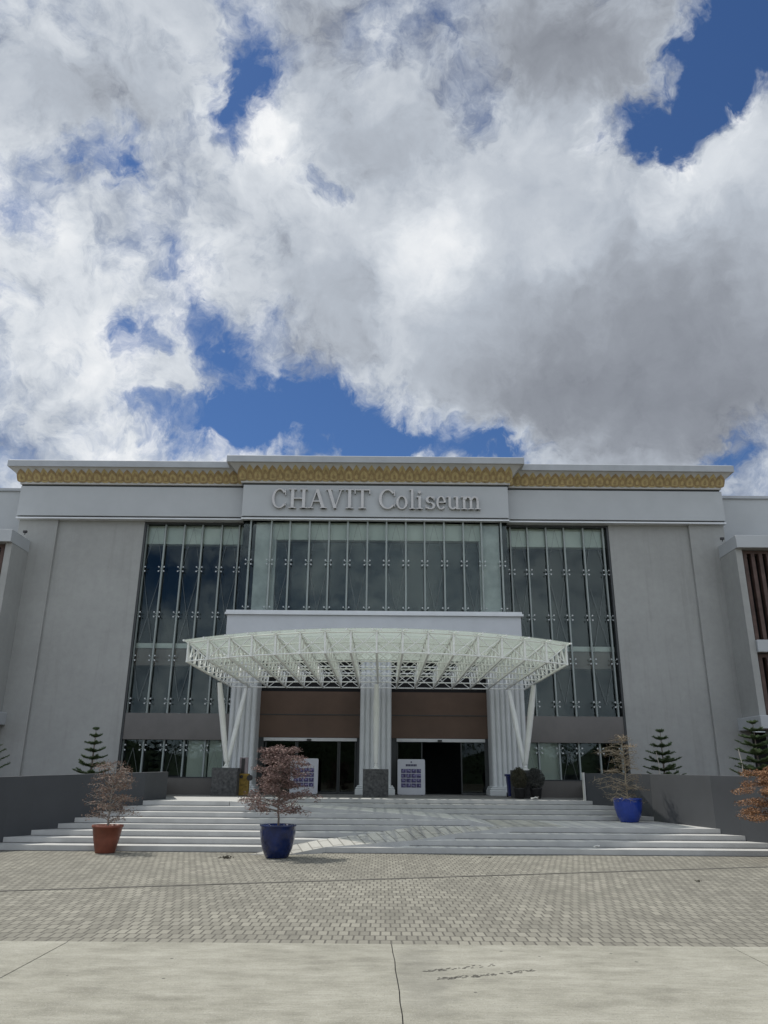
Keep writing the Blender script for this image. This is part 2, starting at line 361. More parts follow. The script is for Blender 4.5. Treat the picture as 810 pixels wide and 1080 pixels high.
def tag(o, label=None, cat=None, group=None, kind=None):
    if label: o['label'] = label
    if cat: o['category'] = cat
    if group: o['group'] = group
    if kind: o['kind'] = kind
    return o
def thing(name, loc, label, cat, group=None):
    o = bpy.data.objects.new(name, None); COL.objects.link(o); o.location = loc; o.empty_display_size = .2
    return tag(o, label, cat, group)
def struct(name, mb, mt): return tag(mb.build(name, mt), kind='structure')
rnd = random.Random(7)

# ------------------------------------------------------------------ ground
struct('terrain', MB().box(-400, 400, -300, 700, -.5, -.012), mat('dry_earth', (.16, .14, .10), .95, .3, .2))
struct('pavement', MB().box(-60, 60, 11.15, 60, -.3, 0), M['paver'])
ap = MB()
ap.box(-60, -4.045, -30, 11.15, -.3, .004); ap.box(4.535, 60, -30, 11.15, -.3, .004)
# the two centre slabs meet at a cracked joint
jx = [(.21, -30), (.204, 7.6), (.206, 8.1), (.194, 8.5), (.196, 8.9), (.186, 9.3), (.170, 9.8), (.172, 10.2), (.152, 10.7), (.144, 11.15)]
ap.prism([(-4.03, -30)] + [(x-.006, y) for x, y in jx] + [(-4.03, 11.15)], -.3, .004)
ap.prism([(x+.006, y) for x, y in jx] + [(4.52, 11.15), (4.52, -30)], -.3, .004)
o = struct('concrete_apron', ap, M['concrete'])
struct('joint_filler', MB().box(-60, 60, -30, 11.149, -.3, -.010), M['dark'])
# drain seam across the pavers
a, b = Vector((-12.5, 13.75, 0)), Vector((14, 21.75, 0)); nrm = Vector((-(b-a).y, (b-a).x, 0)).normalized()
sm = MB()
for off, wd, zz, in ((0, .055, .010),):
    q = [a+nrm*(off-wd), b+nrm*(off-wd), b+nrm*(off+wd), a+nrm*(off+wd)]
    sm.prism([(p.x, p.y) for p in q], -.1, zz)
struct('kerb_strip', sm, mat('seam_strip', (.11, .105, .09), .9, .3, 3.))

# ------------------------------------------------------------------ steps, ramps, deck
r_ = .146
LW = [(-8.95, 33.2), (-7.54, 28.5), (-7.86, 26.9), (-8.83, 25.75), (-9.77, 24.6), (-10.25, 24.05), (-10.72, 23.45), (-11.5, 22.3), (-13.3, 20.2), (-17, 18.4), (-24, 17.6)]
RW = [(8.3, 33.2), (7.63, 30.5), (8.46, 29.7), (9.43, 28.4), (10.08, 24.8), (10.58, 24.15), (11.02, 23.5), (11.65, 22.3), (13.3, 20.2), (17, 18.4), (24, 17.6)]
def along(pts, D):
    for (xa, ya), (xb, yb) in zip(pts, pts[1:]):
        if yb <= D <= ya: return xa+(xb-xa)*(D-ya)/(yb-ya)
    return pts[0][0]
Lx = lambda D: along(LW[1:], D)                             # inner faces of the planter walls
Rx = lambda D: along(RW, D)
st = MB()
DA = [22.85, 23.47, 24.1, 24.7]                             # lower flight, full width
DL = [25.1, 25.75, 26.35, 26.9]                             # upper left flight
DR = [28.4, 29.05, 29.7, 30.3]                              # upper right flight
G = [(3.5, 24.85, .584), (2.75, 25.1, .73), (.65, 25.75, .876), (-2.2, 26.35, 1.022), (-5.0, 26.9, 1.168)]   # front edge of the upper ramp
for k in range(4):
    D = DA[k]
    st.prism([(Lx(D)-.1, D), (Rx(D)+.1, D), (Rx(28.6)+.1, 28.6), (Lx(28.6)-.1, 28.6)], -.1, r_*(k+1))
for k in range(4):
    D = DL[k]; z = r_*(k+5)
    right = [(x, y) for x, y, zz in G[k+1:]]
    if k < 3: pts = [(Lx(D)-.1, D)] + right + [(-5.02, 28.4), (Lx(28.4)-.1, 28.4)]
    else: pts = [(Lx(D)-.1, D), (-5.02, D), (-5.02, 31.59), (-9.0, 31.59), (-9.0, 31), (Lx(28.4)-.1, 28.4)]
    st.prism(pts, -.1, z)
for k in range(4):
    D = DR[k]; z = r_*(k+5)
    st.prism([(-5.0, D+.002), (Rx(D)+.1, D+.002), (Rx(30.6)+.15, 30.6), (Rx(31.6)+.1, 31.6), (-5.0, 31.6)], -.1, z)
struct('steps', st, M['step'])
sline = MB()  # added dark strips: a painted shade line at each riser foot for contrast
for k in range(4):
    if k: sline.box(Lx(DA[k])-.05, Rx(DA[k])+.05, DA[k]-.035, DA[k]+.01, r_*k-.01, r_*k+.014)
    sline.box(-4.95, Rx(DR[k])+.05, DR[k]-.035, DR[k]+.004, r_*(k+4)-.01, r_*(k+4)+.014)
    sline.box(Lx(DL[k])-.05, G[k+1][0]-.05, DL[k]-.035, DL[k]+.004, r_*(k+4)-.01, r_*(k+4)+.014)
sline.box(Lx(22.9)-.05, Rx(22.9)+.05, 22.81, 22.86, -.01, .014)
struct('step_shade_line', sline, mat('riser_foot_shade', (.10, .10, .095), .9, .4, 4.))
# lower ramp: a paved wedge laid diagonally over the lower flight, rising with it
fr = [(-2.5, 22.27), (-1.54, 22.85), (.94, 23.47), (2.21, 24.1), (3.93, 24.7)]
bk = [(-3.5, 22.27), (-2.7, 22.85), (-1.7, 23.47), (-.2, 24.1), (1.1, 24.7)]
zr = [.004, r_, 2*r_, 3*r_, 4*r_]
rm = MB(); vs = []
for (a, b), (c, d_), z in zip(fr, bk, zr): vs += [(a, b, z+.006), (c, d_, z+.006), (a, b, z-.25), (c, d_, z-.25)]
fs = []
for q in range(4):
    o_ = q*4; fs += [(o_, o_+4, o_+5, o_+1), (o_+2, o_+6, o_+4, o_), (o_+1, o_+5, o_+7, o_+3)]
fs += [(0, 1, 3, 2), (16, 18, 19, 17)]
rm.add(vs, fs, 1)
for q in range(4): rm.m[q*3] = 0
rm.prism([(1.12, 24.705), (3.95, 24.705), (5.6, 25.3), (5.2, 28.38), (3.55, 28.38), (3.50, 24.86)], 4*r_-.02, 4*r_+.006)
struct('ramp', rm, [M['ramp'], M['step']])
up = MB()
for (xa, ya, za), (xb, yb, zb) in zip(G, G[1:]):
    up.prism([(xb, yb), (xa, ya), (xa, 28.39), (xb, 28.39)], -.1, [zb+.004, za+.004, za+.004, zb+.004])
struct('ramp', up, M['step'])
struct('landing', MB().box(-9.2, 9.5, 31.6, 45, -.1, 1.169), mat('deck_tiles', (.22, .215, .20), .7, .15, 1.5))

# ------------------------------------------------------------------ planter walls
def planter(pts, ztop, th, label, sg):
    t = thing('planter_wall', (pts[0][0], pts[0][1], 0), label, 'wall')
    P = [Vector(p) for p in pts]; n = len(P); off = []
    for i in range(n):
        a = (P[i]-P[max(0, i-1)]); b = (P[min(n-1, i+1)]-P[i])
        d_ = ((a.normalized() if a.length else Vector((0, 0)))+(b.normalized() if b.length else Vector((0, 0)))).normalized()
        off.append(P[i]+Vector((d_.y, -d_.x))*th*sg)
    vs = []; fs = []
    for i in range(n): vs += [(*P[i], -.2), (*P[i], ztop[i]), (*off[i], ztop[i]), (*off[i], -.2)]
    for i in range(n-1):
        for k in range(4): fs.append((i*4+k, (i+1)*4+k, (i+1)*4+(k+1) % 4, i*4+(k+1) % 4))
    fs += [(0, 1, 2, 3), ((n-1)*4+3, (n-1)*4+2, (n-1)*4+1, (n-1)*4)]
    o = MB().add(vs, fs).build('wall_face', M['planter'], t, bevel=.012)
    bmx = bmesh.new(); bmx.from_mesh(o.data); bmesh.ops.recalc_face_normals(bmx, faces=bmx.faces); bmx.to_mesh(o.data); bmx.free()
    return t
pl = planter(LW, [2.07, 2.07, 2.05, 2.01, 1.96, 1.94, 1.91, 1.88, 1.86, 1.85, 1.85], .28, 'long charcoal planter wall left of the steps, with a small Norfolk pine behind it', 1)
pr = planter(RW, [2.14, 2.14, 2.14, 2.13, 2.10, 2.09, 2.09, 2.08, 2.08, 2.08, 2.08], .28, 'long charcoal planter wall right of the steps, with a pale end edge above the deck', -1)
MB().box(7.585, 7.64, 30.42, 30.62, 1.0, 2.165).build('end_cap', M['cap'], pr)
# earth filling the planters
mb = MB()
mb.prism([(-24, 18.0), (-30, 36.5), (-9.2, 36.5), (-9.1, 33.2), (-7.75, 28.6), (-8.05, 27.0), (-9.0, 25.9), (-9.95, 24.75), (-10.9, 23.6), (-11.65, 22.4), (-13.4, 20.4), (-17, 18.65)][::-1], -.2, 1.72)
mb.prism([(24, 18.0), (30, 36.5), (8.6, 36.5), (8.45, 33.2), (7.85, 30.7), (8.65, 29.9), (9.6, 28.5), (10.25, 24.9), (11.2, 23.6), (11.8, 22.4), (13.4, 20.4), (17, 18.65)], -.2, 1.72)
struct('soil', mb, M['soil'])
for (x0, x1, lab) in ((-9.2, -7.02, 'low grey brown wall between the left planter and the dark stone plinth'), (6.45, 8.7, 'low grey brown wall between the right plinth and the right planter')):
    t = thing('low_wall', ((x0+x1)/2, 33.9, 1.17), lab, 'wall')
    MB().box(x0, x1, 33.9, 34.15, 1.1, 1.84).build('wall_face', M['lowwall'], t, bevel=.01)
    MB().box(x0-.01, x1+.01, 33.88, 34.17, 1.842, 1.875).build('coping', M['planter'], t)

# ------------------------------------------------------------------ the building
bl = thing('coliseum', (-.53, 36.6, 0), 'large grey coliseum with glass entrance bays and a gold leaf cornice', 'building')
X0, X1 = -18.35, 17.1
GL, GR, CL, CR = -12.05, 11.3, -7.0, 6.12
mb = MB(); mb.box(X0, GL, 36.6, 37.4, 0, 14.06); mb.build('wall', M['wall'], bl)
mb = MB(); mb.box(GR, X1, 36.6, 37.4, 0, 14.06); mb.build('wall', M['wall'], bl)
MB().box(X0+.05, -16.35, 36.45, 36.598, 0, 14.02).build('pilaster', M['wall'], bl, bevel=.02)
MB().box(15.3, X1-.05, 36.45, 36.598, 0, 14.02).build('pilaster', M['wall'], bl, bevel=.02)
# body behind: roof, back walls
MB().box(X0+.2, X1-.2, 36.9, 70, 14.2, 16.5).build('roof', M['frieze'], bl)
MB().box(X0+.3, X0+.6, 37.4, 70, 0, 14.1).build('side_wall', M['wall'], bl)
MB().box(X1-.6, X1-.3, 37.4, 70, 0, 14.1).build('side_wall', M['wall'], bl)
MB().box(X0+.3, X1-.3, 69.5, 70, 0, 14.1).build('back_wall', M['wall'], bl)
# friezes
def frieze(x0, x1, y, zb, zt):
    o = MB().box(x0, x1, y, 37.0, zb+.10, zt).build('frieze', M['frieze'], bl, bevel=.012)
    MB().box(x0-.01, x1+.01, y-.015, y+.5, zb-.06, zb+.015).build('lower_lip', M['white'], o)
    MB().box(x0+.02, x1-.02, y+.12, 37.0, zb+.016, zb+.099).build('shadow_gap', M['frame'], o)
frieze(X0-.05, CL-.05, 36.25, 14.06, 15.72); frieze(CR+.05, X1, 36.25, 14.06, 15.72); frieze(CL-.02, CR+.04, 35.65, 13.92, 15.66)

def cornice(x0, x1, yb, yf, z0, ztop, sides=(1, 1)):
    zf = ztop-.32                                            # underside of the fascia
    prof = []
    for i in range(9):
        t = i/8; prof.append((yb-(yb-yf-.13)*t**1.7, z0+(zf-z0)*t))
    full = prof + [(yf, zf+.002), (yf, ztop), (yf+.08, ztop+.05)]
    mb = MB(); vs = []
    for y, z in full:
        o_ = yb-y
        xa = x0-(o_*.85 if sides[0] else 0); xb = x1+(o_*.85 if sides[1] else 0)
        vs += [(xa, 39.5, z), (xa, y, z), (xb, y, z), (xb, 39.5, z)]
    fs = []
    for j in range(len(full)-1):
        for i in range(3): fs.append((j*4+i, j*4+i+1, (j+1)*4+i+1, (j+1)*4+i))
    n = len(full)
    fs.append((0, 3, 2, 1)); fs.append(tuple((n-1)*4+i for i in range(4)))
    mi = [1 if j >= 9 else 0 for j in range(len(full)-1) for i in range(3)] + [0, 1]
    mb.add(vs, fs); mb.m = mi
    c = mb.build('cornice', [M['cornice'], M['fascia']], bl)
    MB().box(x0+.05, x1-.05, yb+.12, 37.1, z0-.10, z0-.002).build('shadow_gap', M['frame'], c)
    # gold leaves lying on the curve
    zl, zh = z0+.07, z0+(zf-z0)*.93
    fy = lambda z: yb-(yb-yf-.13)*(max(0, (z-z0)/(zf-z0)))**1.7
    g = MB(); pit = .378; nn = max(1, round((x1-x0+.2)/pit)); pit = (x1-x0+.2)/nn
    out_ = [(0, 0), (.55, .02), (.90, .10), (1, .24), (1, .52), (.90, .66), (.66, .79), (.36, .90), (.13, .965), (0, 1)]
    for k in range(nn):
        cx = x0-.1+(k+.5)*pit
        hw = pit*(.56 if k % 2 else .66); dep = .03 if k % 2 else .055; zt_ = zh if k % 2 else zh-.03
        for lay, (sc_, dd, mi_) in enumerate(((1, 0, k % 2), (.66, .022, (k+1) % 2), (.34, .04, k % 2))):
            vv = []; zb_ = zl+(1-sc_)*.16; zt2 = zb_+(zt_-zl)*sc_
            for a, t in out_:
                z = zb_+(zt2-zb_)*t
                vv += [(cx-a*hw*sc_, fy(z)-dep*.5-dd, z), (cx, fy(z)-dep-.012-dd, z), (cx+a*hw*sc_, fy(z)-dep*.5-dd, z)]
            ff = []
            for q in range(len(out_)-1):
                ff += [(q*3, q*3+1, q*3+4, q*3+3), (q*3+1, q*3+2, q*3+5, q*3+4)]
            g.add(vv, ff, mi_)
    g.build('gold_leaf_band', [M['gold2'], M['gold']], c)
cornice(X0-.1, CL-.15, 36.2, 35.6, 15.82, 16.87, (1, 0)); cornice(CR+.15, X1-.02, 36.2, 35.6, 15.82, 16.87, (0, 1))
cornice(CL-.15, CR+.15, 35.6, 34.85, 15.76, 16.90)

# spider fitting prototype mesh
sp = MB()
for sx_ in (-1, 1):
    for sz_ in (-1, 1):
        sp.bar((0, .06, 0), (sx_*.13, .02, sz_*.11), .013, 5)
        sp.bar((sx_*.13, .03, sz_*.11), (sx_*.13, -.01, sz_*.11), .036, 8, mi=1)
sp_o = sp.build('spider_fitting', [M['steel'], M['bolt']]); sp_mesh = sp_o.data; bpy.data.objects.remove(sp_o)
def spider(x, y, z, parent):
    o = bpy.data.objects.new('spider_fitting', sp_mesh); COL.objects.link(o); o.parent = parent
    o.matrix_parent_inverse = Matrix.Translation(-world_loc(parent)); o.location = (x, y, z)

def side_bay(x0, x1, posts, pale):
    Y = 36.98
    e = MB().box(x0, x1, 36.7, 37.2, 13.9, 14.04).box(x0, x0+.10, 36.62, 37.3, 1.2, 13.899).box(x1-.10, x1, 36.62, 37.3, 1.2, 13.899).build('curtain_wall', M['frame'], bl)
    MB().box(x0, x1, Y, Y+.02, 4.66, 14.0).build('glass_pane', M['glass'], e)
    MB().box(x0, x1, Y, Y+.02, 1.2, 3.46).build('glass_pane', M['glass'], e)
    s = MB().box(x0+.01, x1-.01, 36.66, 37.3, 3.47, 4.65).build('spandrel', M['spandrel'], e)
    for x in posts:
        p = MB().box(x-.034, x+.034, 36.78, 36.93, 1.25, 13.9).build('post', M['steel'], e)
    for x in posts:
        for z in (11.57, 9.3, 7.2, 5.2, 3.12): spider(x, 36.72, z, e)
    for i in range(len(posts)-1):
        if i % 2 == 0:
            xm = (posts[i]+posts[i+1])/2
            for za, zb in ((13.8, 11.57), (9.3, 11.57), (9.3, 7.2), (5.2, 7.2), (3.1, 1.3)):
                cb = MB()
                cb.bar((posts[i], 36.9, zb), (xm, 36.86, za), .007, 4); cb.bar((posts[i+1], 36.9, zb), (xm, 36.86, za), .007, 4)
                cb.build('bracing_cable', M['cable'], e)
    MB().box(x0+.1, x1, 37.05, 37.4, 12.95, 13.898).build('bulkhead', M['pale_int'], e)
    MB().box(x0+.1, x1, 37.05, 41.9, 7.72, 7.95).build('floor_slab', M['slab_int'], e)
    MB().box(x0+.1, x1, 37.15, 37.6, 6.9, 7.718).build('floor_beam', M['brick_int'], e)
    for a, b_ in pale: MB().box(a, b_, 37.1, 37.14, 1.2, 3.46).build('blind', M['pale_int'], e)
side_bay(GL, CL+.05, [-11.95, -11.01, -10.06, -9.14, -8.17, -7.29], [(-9.0, -8.1), (-8.02, -7.05)])
side_bay(CR-.05, GR, [6.37, 7.23, 8.18, 9.08, 10.05, 11.05], [(6.2, 7.2), (7.28, 8.2)])
# interior shell
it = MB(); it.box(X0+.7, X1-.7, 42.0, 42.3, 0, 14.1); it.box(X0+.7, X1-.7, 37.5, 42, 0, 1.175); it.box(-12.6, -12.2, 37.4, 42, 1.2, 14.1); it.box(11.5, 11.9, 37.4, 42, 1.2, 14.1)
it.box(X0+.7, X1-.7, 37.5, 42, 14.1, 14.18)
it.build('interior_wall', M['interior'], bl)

# centre bay
e = MB().box(CL, CR, 35.9, 36.6, 13.86, 14.0).build('curtain_wall', M['frame'], bl)
MB().box(CL+.05, CR-.05, 36.05, 36.07, 9.4, 13.95).build('glass_pane', M['glass'], e)
MB().box(CL+.04, CL+.06, 36.07, 36.95, 9.4, 13.95).build('glass_pane', M['glass'], e)
MB().box(CR-.06, CR-.04, 36.07, 36.95, 9.4, 13.95).build('glass_pane', M['glass'], e)
pc = [-6.56, -5.54, -4.62, -3.65, -2.69, -1.77, -.80, .13, 1.08, 2.0, 2.96, 3.91, 4.8, 5.77]
for x in pc: MB().box(x-.038, x+.038, 35.86, 36.0, 9.3, 13.88).build('post', M['steel'], e)
for x in pc:
    for z in (11.73, 9.42): spider(x, 35.8, z, e)
for i in range(1, len(pc)-2, 2):
    xm = (pc[i]+pc[i+1])/2
    for za, zb in ((13.8, 11.73), (9.4, 11.73)):
        cb = MB()
        cb.bar((pc[i], 36.0, zb), (xm, 35.96, za), .007, 4); cb.bar((pc[i+1], 36.0, zb), (xm, 35.96, za), .007, 4)
        cb.build('bracing_cable', M['cable'], e)
MB().box(-6.35, -5.45, 36.2, 37.2, 9.3, 13.95).build('marble_column', M['marble'], e)
MB().box(4.85, 5.7, 36.2, 37.2, 9.3, 13.95).build('marble_column', M['marble'], e)
MB().box(-5.44, 4.84, 36.2, 36.9, 12.98, 13.95).build('bulkhead', M['pale_int'], e)
MB().box(-5.44, -5.30, 36.2, 36.9, 9.3, 12.97).build('window_jamb', M['marble'], e)
MB().box(4.70, 4.84, 36.2, 36.9, 9.3, 12.97).build('window_jamb', M['marble'], e)
MB().box(-5.3, 4.7, 36.5, 36.52, 9.3, 12.97).build('inner_window', M['darkglass'], e)
lg = MB().box(-7.3, 6.45, 35.4, 36.9, 8.0, 9.06).build('ledge', mat('ledge_panel', (.50, .52, .55), .6, .06, 1.), bl, bevel=.015)
MB().box(-7.4, 6.56, 35.28, 36.9, 9.062, 9.16).build('ledge_cap', M['white'], lg)
MB().box(-7.36, 6.5, 35.33, 36.9, 9.162, 9.27).build('ledge_cap', M['white'], lg)
# entrance portal
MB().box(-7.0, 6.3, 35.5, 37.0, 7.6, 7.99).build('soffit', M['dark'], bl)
def flute(x0, x1, y0, y1):
    mb = MB(); n = max(5, round((x1-x0)/.24)); w = (x1-x0)/n
    pts = []
    for i in range(n):                                        # rounded ribs with narrow grooves
        for t in range(7):
            a = t/6; pts.append((x0+(i+.04+.92*a)*w, y0+.09-.09*math.sin(math.pi*a)**.5 if 0 < a < 1 else y0+.10))
    pts += [(x1, y1), (x0, y1)]
    mb.prism(pts, 1.17, 7.6)
    c = mb.build('fluted_column', M['flute'], bl)
    b_ = MB()
    for i, (g, za, zb) in enumerate(((.16, 1.169, 1.42), (.13, 1.42, 1.50), (.08, 1.502, 1.56))): b_.box(x0-g, x1+g, y0-g, y1, za, zb)
    b_.build('column_base', M['flute'], c, bevel=.03)
flute(-6.95, -5.72, 35.7, 36.9); flute(-1.02, .42, 35.7, 36.9); flute(4.9, 6.5, 35.7, 36.9)
for (x0, x1, panes, op) in ((-5.72, -1.02, [(-5.4, -3.95), (-3.93, -2.0), (-1.98, -1.2)], None), (.42, 4.9, [(.68, 1.86), (3.62, 4.78)], (1.87, 3.61))):
    w_ = MB().box(x0, x1, 36.8, 37.1, 3.62, 5.7).build('brown_wall', M['brown'], bl)
    MB().box(x0, x1, 36.78, 36.80, 4.62, 4.66).build('panel_joint', M['frame'], w_)
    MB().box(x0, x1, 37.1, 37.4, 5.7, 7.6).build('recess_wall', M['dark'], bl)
    dr = MB().box(x0+.25, x1-.15, 36.74, 36.95, 3.46, 3.60).build('door_header', M['alu'], bl)
    MB().box((x0+x1)/2-.1, (x0+x1)/2+.1, 36.66, 36.74, 3.47, 3.55).build('door_sensor', M['black'], dr)
    for a, b_ in panes:
        d_ = MB().box(a, b_, 36.85, 36.87, 1.25, 3.44).build('door_leaf', M['darkglass'], bl)
        fr = MB(); fr.box(a, a+.06, 36.83, 36.89, 1.18, 3.45); fr.box(b_-.06, b_, 36.83, 36.89, 1.18, 3.45); fr.box(a, b_, 36.832, 36.892, 1.18, 1.27)
        fr.build('door_frame', M['frame'], d_)
    MB().box(x0, x0+.25, 36.85, 37.0, 1.18, 3.62).build('door_jamb', M['frame'], bl)
    MB().box(x1-.15, x1, 36.85, 37.0, 1.18, 3.62).build('door_jamb', M['frame'], bl)
# set-back upper storey either side
MB().box(17.0, 30, 38.5, 60, 10, 16.15).build('upper_block', M['frieze'], bl); MB().box(16.95, 30.05, 38.4, 60.1, 16.151, 16.3).build('parapet', M['fascia'], bl)
MB().box(-31, -18.3, 38.5, 60, 10, 16.25).build('upper_block', M['frieze'], bl); MB().box(-31.05, -18.25, 38.4, 60.1, 16.251, 16.4).build('parapet', M['fascia'], bl)

# ------------------------------------------------------------------ side wings
def wing(sg, xi, label):
    t = thing('side_wing', (sg*abs(xi), 34.7, 0), label, 'building')
    bxx = lambda a, b_: (min(sg*a, sg*b_), max(sg*a, sg*b_))
    x = abs(xi)
    q = bxx(x, x+.30); MB().box(*q, 34.75, 36.58, 4.6, 12.27).build('side_wall', M['wall'], t)
    q = bxx(x-.02, x+9); MB().box(*q, 34.5, 36.59, 12.272, 12.88).build('roof_slab', M['frieze'], t, bevel=.02)
    q = bxx(x+.31, x+9); MB().box(*q, 34.6, 36.5, 7.40, 7.95).build('floor_slab', M['frieze'], t, bevel=.02)
    q = bxx(x-.25, x+9); MB().box(*q, 34.2, 36.59, 4.03, 4.598).build('floor_slab', M['frieze'], t, bevel=.04)
    q = bxx(x+.31, x+9); MB().box(*q, 36.0, 36.55, 4.6, 12.26).build('back_wall', M['dark'], t)
    q = bxx(x+.6, x+1.0); MB().box(*q, 35.2, 35.7, 0, 4.02).build('ground_column', M['wall'], t)
    q = bxx(x+.3, x+9); MB().box(*q, 36.4, 36.58, 0, 4.0).build('ground_wall', M['dark'], t)
    for (za, zb) in ((7.96, 12.1), (4.61, 7.2)):
        mb = MB(); k = 0
        while k < 22:
            xx = x+.42+k*.37
            q = bxx(xx, xx+.17); mb.box(*q, 34.95, 35.2, za, zb); k += 1
        q = bxx(x+.32, x+9); mb.box(*q, 34.97, 35.18, zb+.002, zb+.15)
        mb.build('louver_screen', M['louver'], t)
    return t
wing(1, 16.66, 'right side wing with brown vertical louvers and white slab edges')
wing(-1, -17.6, 'left side wing, only its slab end and a sliver of louvers showing')
for (x, y, lab) in ((16.5, 35.6, 'small black floodlight on the slab of the right side wing'), (-17.4, 35.4, 'small black floodlight on the slab of the left side wing')):
    t = thing('floodlight', (x, y, 12.88), lab, 'lamp')
    mb = MB(); mb.bar((x, y, 12.88), (x, y, 13.0), .02); mb.build('bracket', M['black'], t)
    MB().box(x-.09, x+.09, y-.05, y+.05, 12.97, 13.09).build('lamp_head', M['black'], t, bevel=.01)

# ------------------------------------------------------------------ raised letters
def ring(cx, cy, rx, ry, a0, a1, tx=.15, ty=.055, n=26):
    o_ = []; i_ = []
    for k in range(n+1):
        a = R(a0+(a1-a0)*k/n)
        o_.append((cx+rx*math.cos(a), cy+ry*math.sin(a))); i_.append((cx+(rx-tx)*math.cos(a), cy+(ry-ty)*math.sin(a)))
    return [[o_[k], o_[k+1], i_[k+1], i_[k]] if a1 > a0 else [o_[k+1], o_[k], i_[k], i_[k+1]] for k in range(n)]
def rc(x0, x1, y0, y1): return [(x0, y0), (x1, y0), (x1, y1), (x0, y1)]
def dg(xa, ya, xb, yb, w): return [(xa-w/2, ya), (xa+w/2, ya), (xb+w/2, yb), (xb-w/2, yb)]
SF = .045
def letter(ch):                                            # groups of quads; unit cap height; returns (groups, width)
    G = []; p = lambda *q: G.append(list(q))
    if ch == 'C':
        G.append(ring(.46, .5, .46, .52, 38, 322, .15, .06)); p(rc(.80, .85, .66, .98)); p(rc(.82, .86, .10, .30)); w = .88
    elif ch == 'H':
        for x in (.12, .68): p(rc(x, x+.15, 0, 1)); p(rc(x-.11, x+.26, 0, SF)); p(rc(x-.11, x+.26, 1-SF, 1))
        p(rc(.27, .68, .47, .53)); w = .95
    elif ch == 'A':
        p(dg(.14, 0, .46, 1, .06)); p(dg(.80, 0, .46, 1, .17)); p(rc(.24, .70, .33, .385)); p(rc(.0, .29, 0, SF)); p(rc(.64, .98, 0, SF)); w = .98
    elif ch == 'V':
        p(dg(.48, 0, .15, 1, .17)); p(dg(.48, 0, .80, 1, .06)); p(rc(0, .32, 1-SF, 1)); p(rc(.66, .94, 1-SF, 1)); w = .94
    elif ch == 'I':
        p(rc(.12, .27, 0, 1)); p(rc(0, .39, 0, SF)); p(rc(0, .39, 1-SF, 1)); w = .39
    elif ch == 'T':
        p(rc(.35, .50, 0, .95)); p(rc(.22, .63, 0, SF)); p(rc(0, .85, .945, 1)); p(rc(0, .05, .76, .944)); p(rc(.80, .85, .76, .944)); w = .85
    elif ch == 'o': G.append(ring(.31, .33, .31, .35, 0, 360, .13, .05)); w = .62
    elif ch == 'l': p(rc(.11, .24, 0, 1.04)); p(rc(0, .35, 0, SF)); p(rc(.02, .11, .98, 1.04)); w = .35
    elif ch == 'i': p(rc(.11, .24, 0, .66)); p(rc(0, .35, 0, SF)); p(rc(.02, .11, .60, .66)); G.append(ring(.175, .88, .085, .085, 0, 360, .085, .085, 12)); w = .35
    elif ch == 's':
        G.append(ring(.25, .485, .21, .185, 25, 265, .12, .05, 16)); G.append(ring(.25, .17, .22, .185, 90, -155, .12, .05, 16)); p(rc(.40, .44, .44, .66)); p(rc(.03, .07, .02, .2)); w = .48
    elif ch == 'e': G.append(ring(.29, .33, .29, .35, 0, 320, .13, .05)); p(rc(.14, .575, .33, .375)); w = .58
    elif ch == 'u':
        p(rc(.10, .23, .2, .66)); G.append(ring(.33, .22, .23, .235, 180, 330, .13, .07, 14)); p(rc(.50, .63, 0, .66)); p(rc(.0, .10, .61, .66)); p(rc(.40, .50, .61, .66)); p(rc(.63, .73, 0, SF)); w = .73
    elif ch == 'm':
        for x in (.10, .46, .82): p(rc(x, x+.13, 0, .5 if x > .2 else .66)); p(rc(x-.09, x+.22, 0, SF))
        p(rc(0, .10, .61, .66))
        for x in (.18, .54): G.append(ring(x+.185, .46, .225, .21, 165, 0, .13, .07, 14))
        w = 1.06
    return G, w
sg = thing('wall_sign', (-.5, 35.5, 14.39), 'raised metal serif letters fixed to the pale frieze over the entrance', 'sign')
LT = [('C', -5.54, -4.84), ('H', -4.72, -3.78), ('A', -3.76, -2.82), ('V', -2.87, -1.98), ('I', -1.90, -1.51), ('T', -1.46, -.69), ('C', -.26, .56), ('o', .59, 1.16), ('l', 1.24, 1.54), ('i', 1.59, 1.92), ('s', 2.01, 2.53), ('e', 2.58, 3.05), ('u', 3.09, 3.75), ('m', 3.80, 4.78)]
for ch, xa, xb in LT:
    G, w = letter(ch); mb = MB(); H = 1.0; kx = (xb-xa)/w
    for gi, g in enumerate(G):
        y = 35.47-.003*gi
        for q in g: mb.front([(xa+px*kx, 14.40+pz*H) for px, pz in q], y, 35.648)
    bm = bmesh.new(); ob = mb.build('letter', M['letter'], sg)

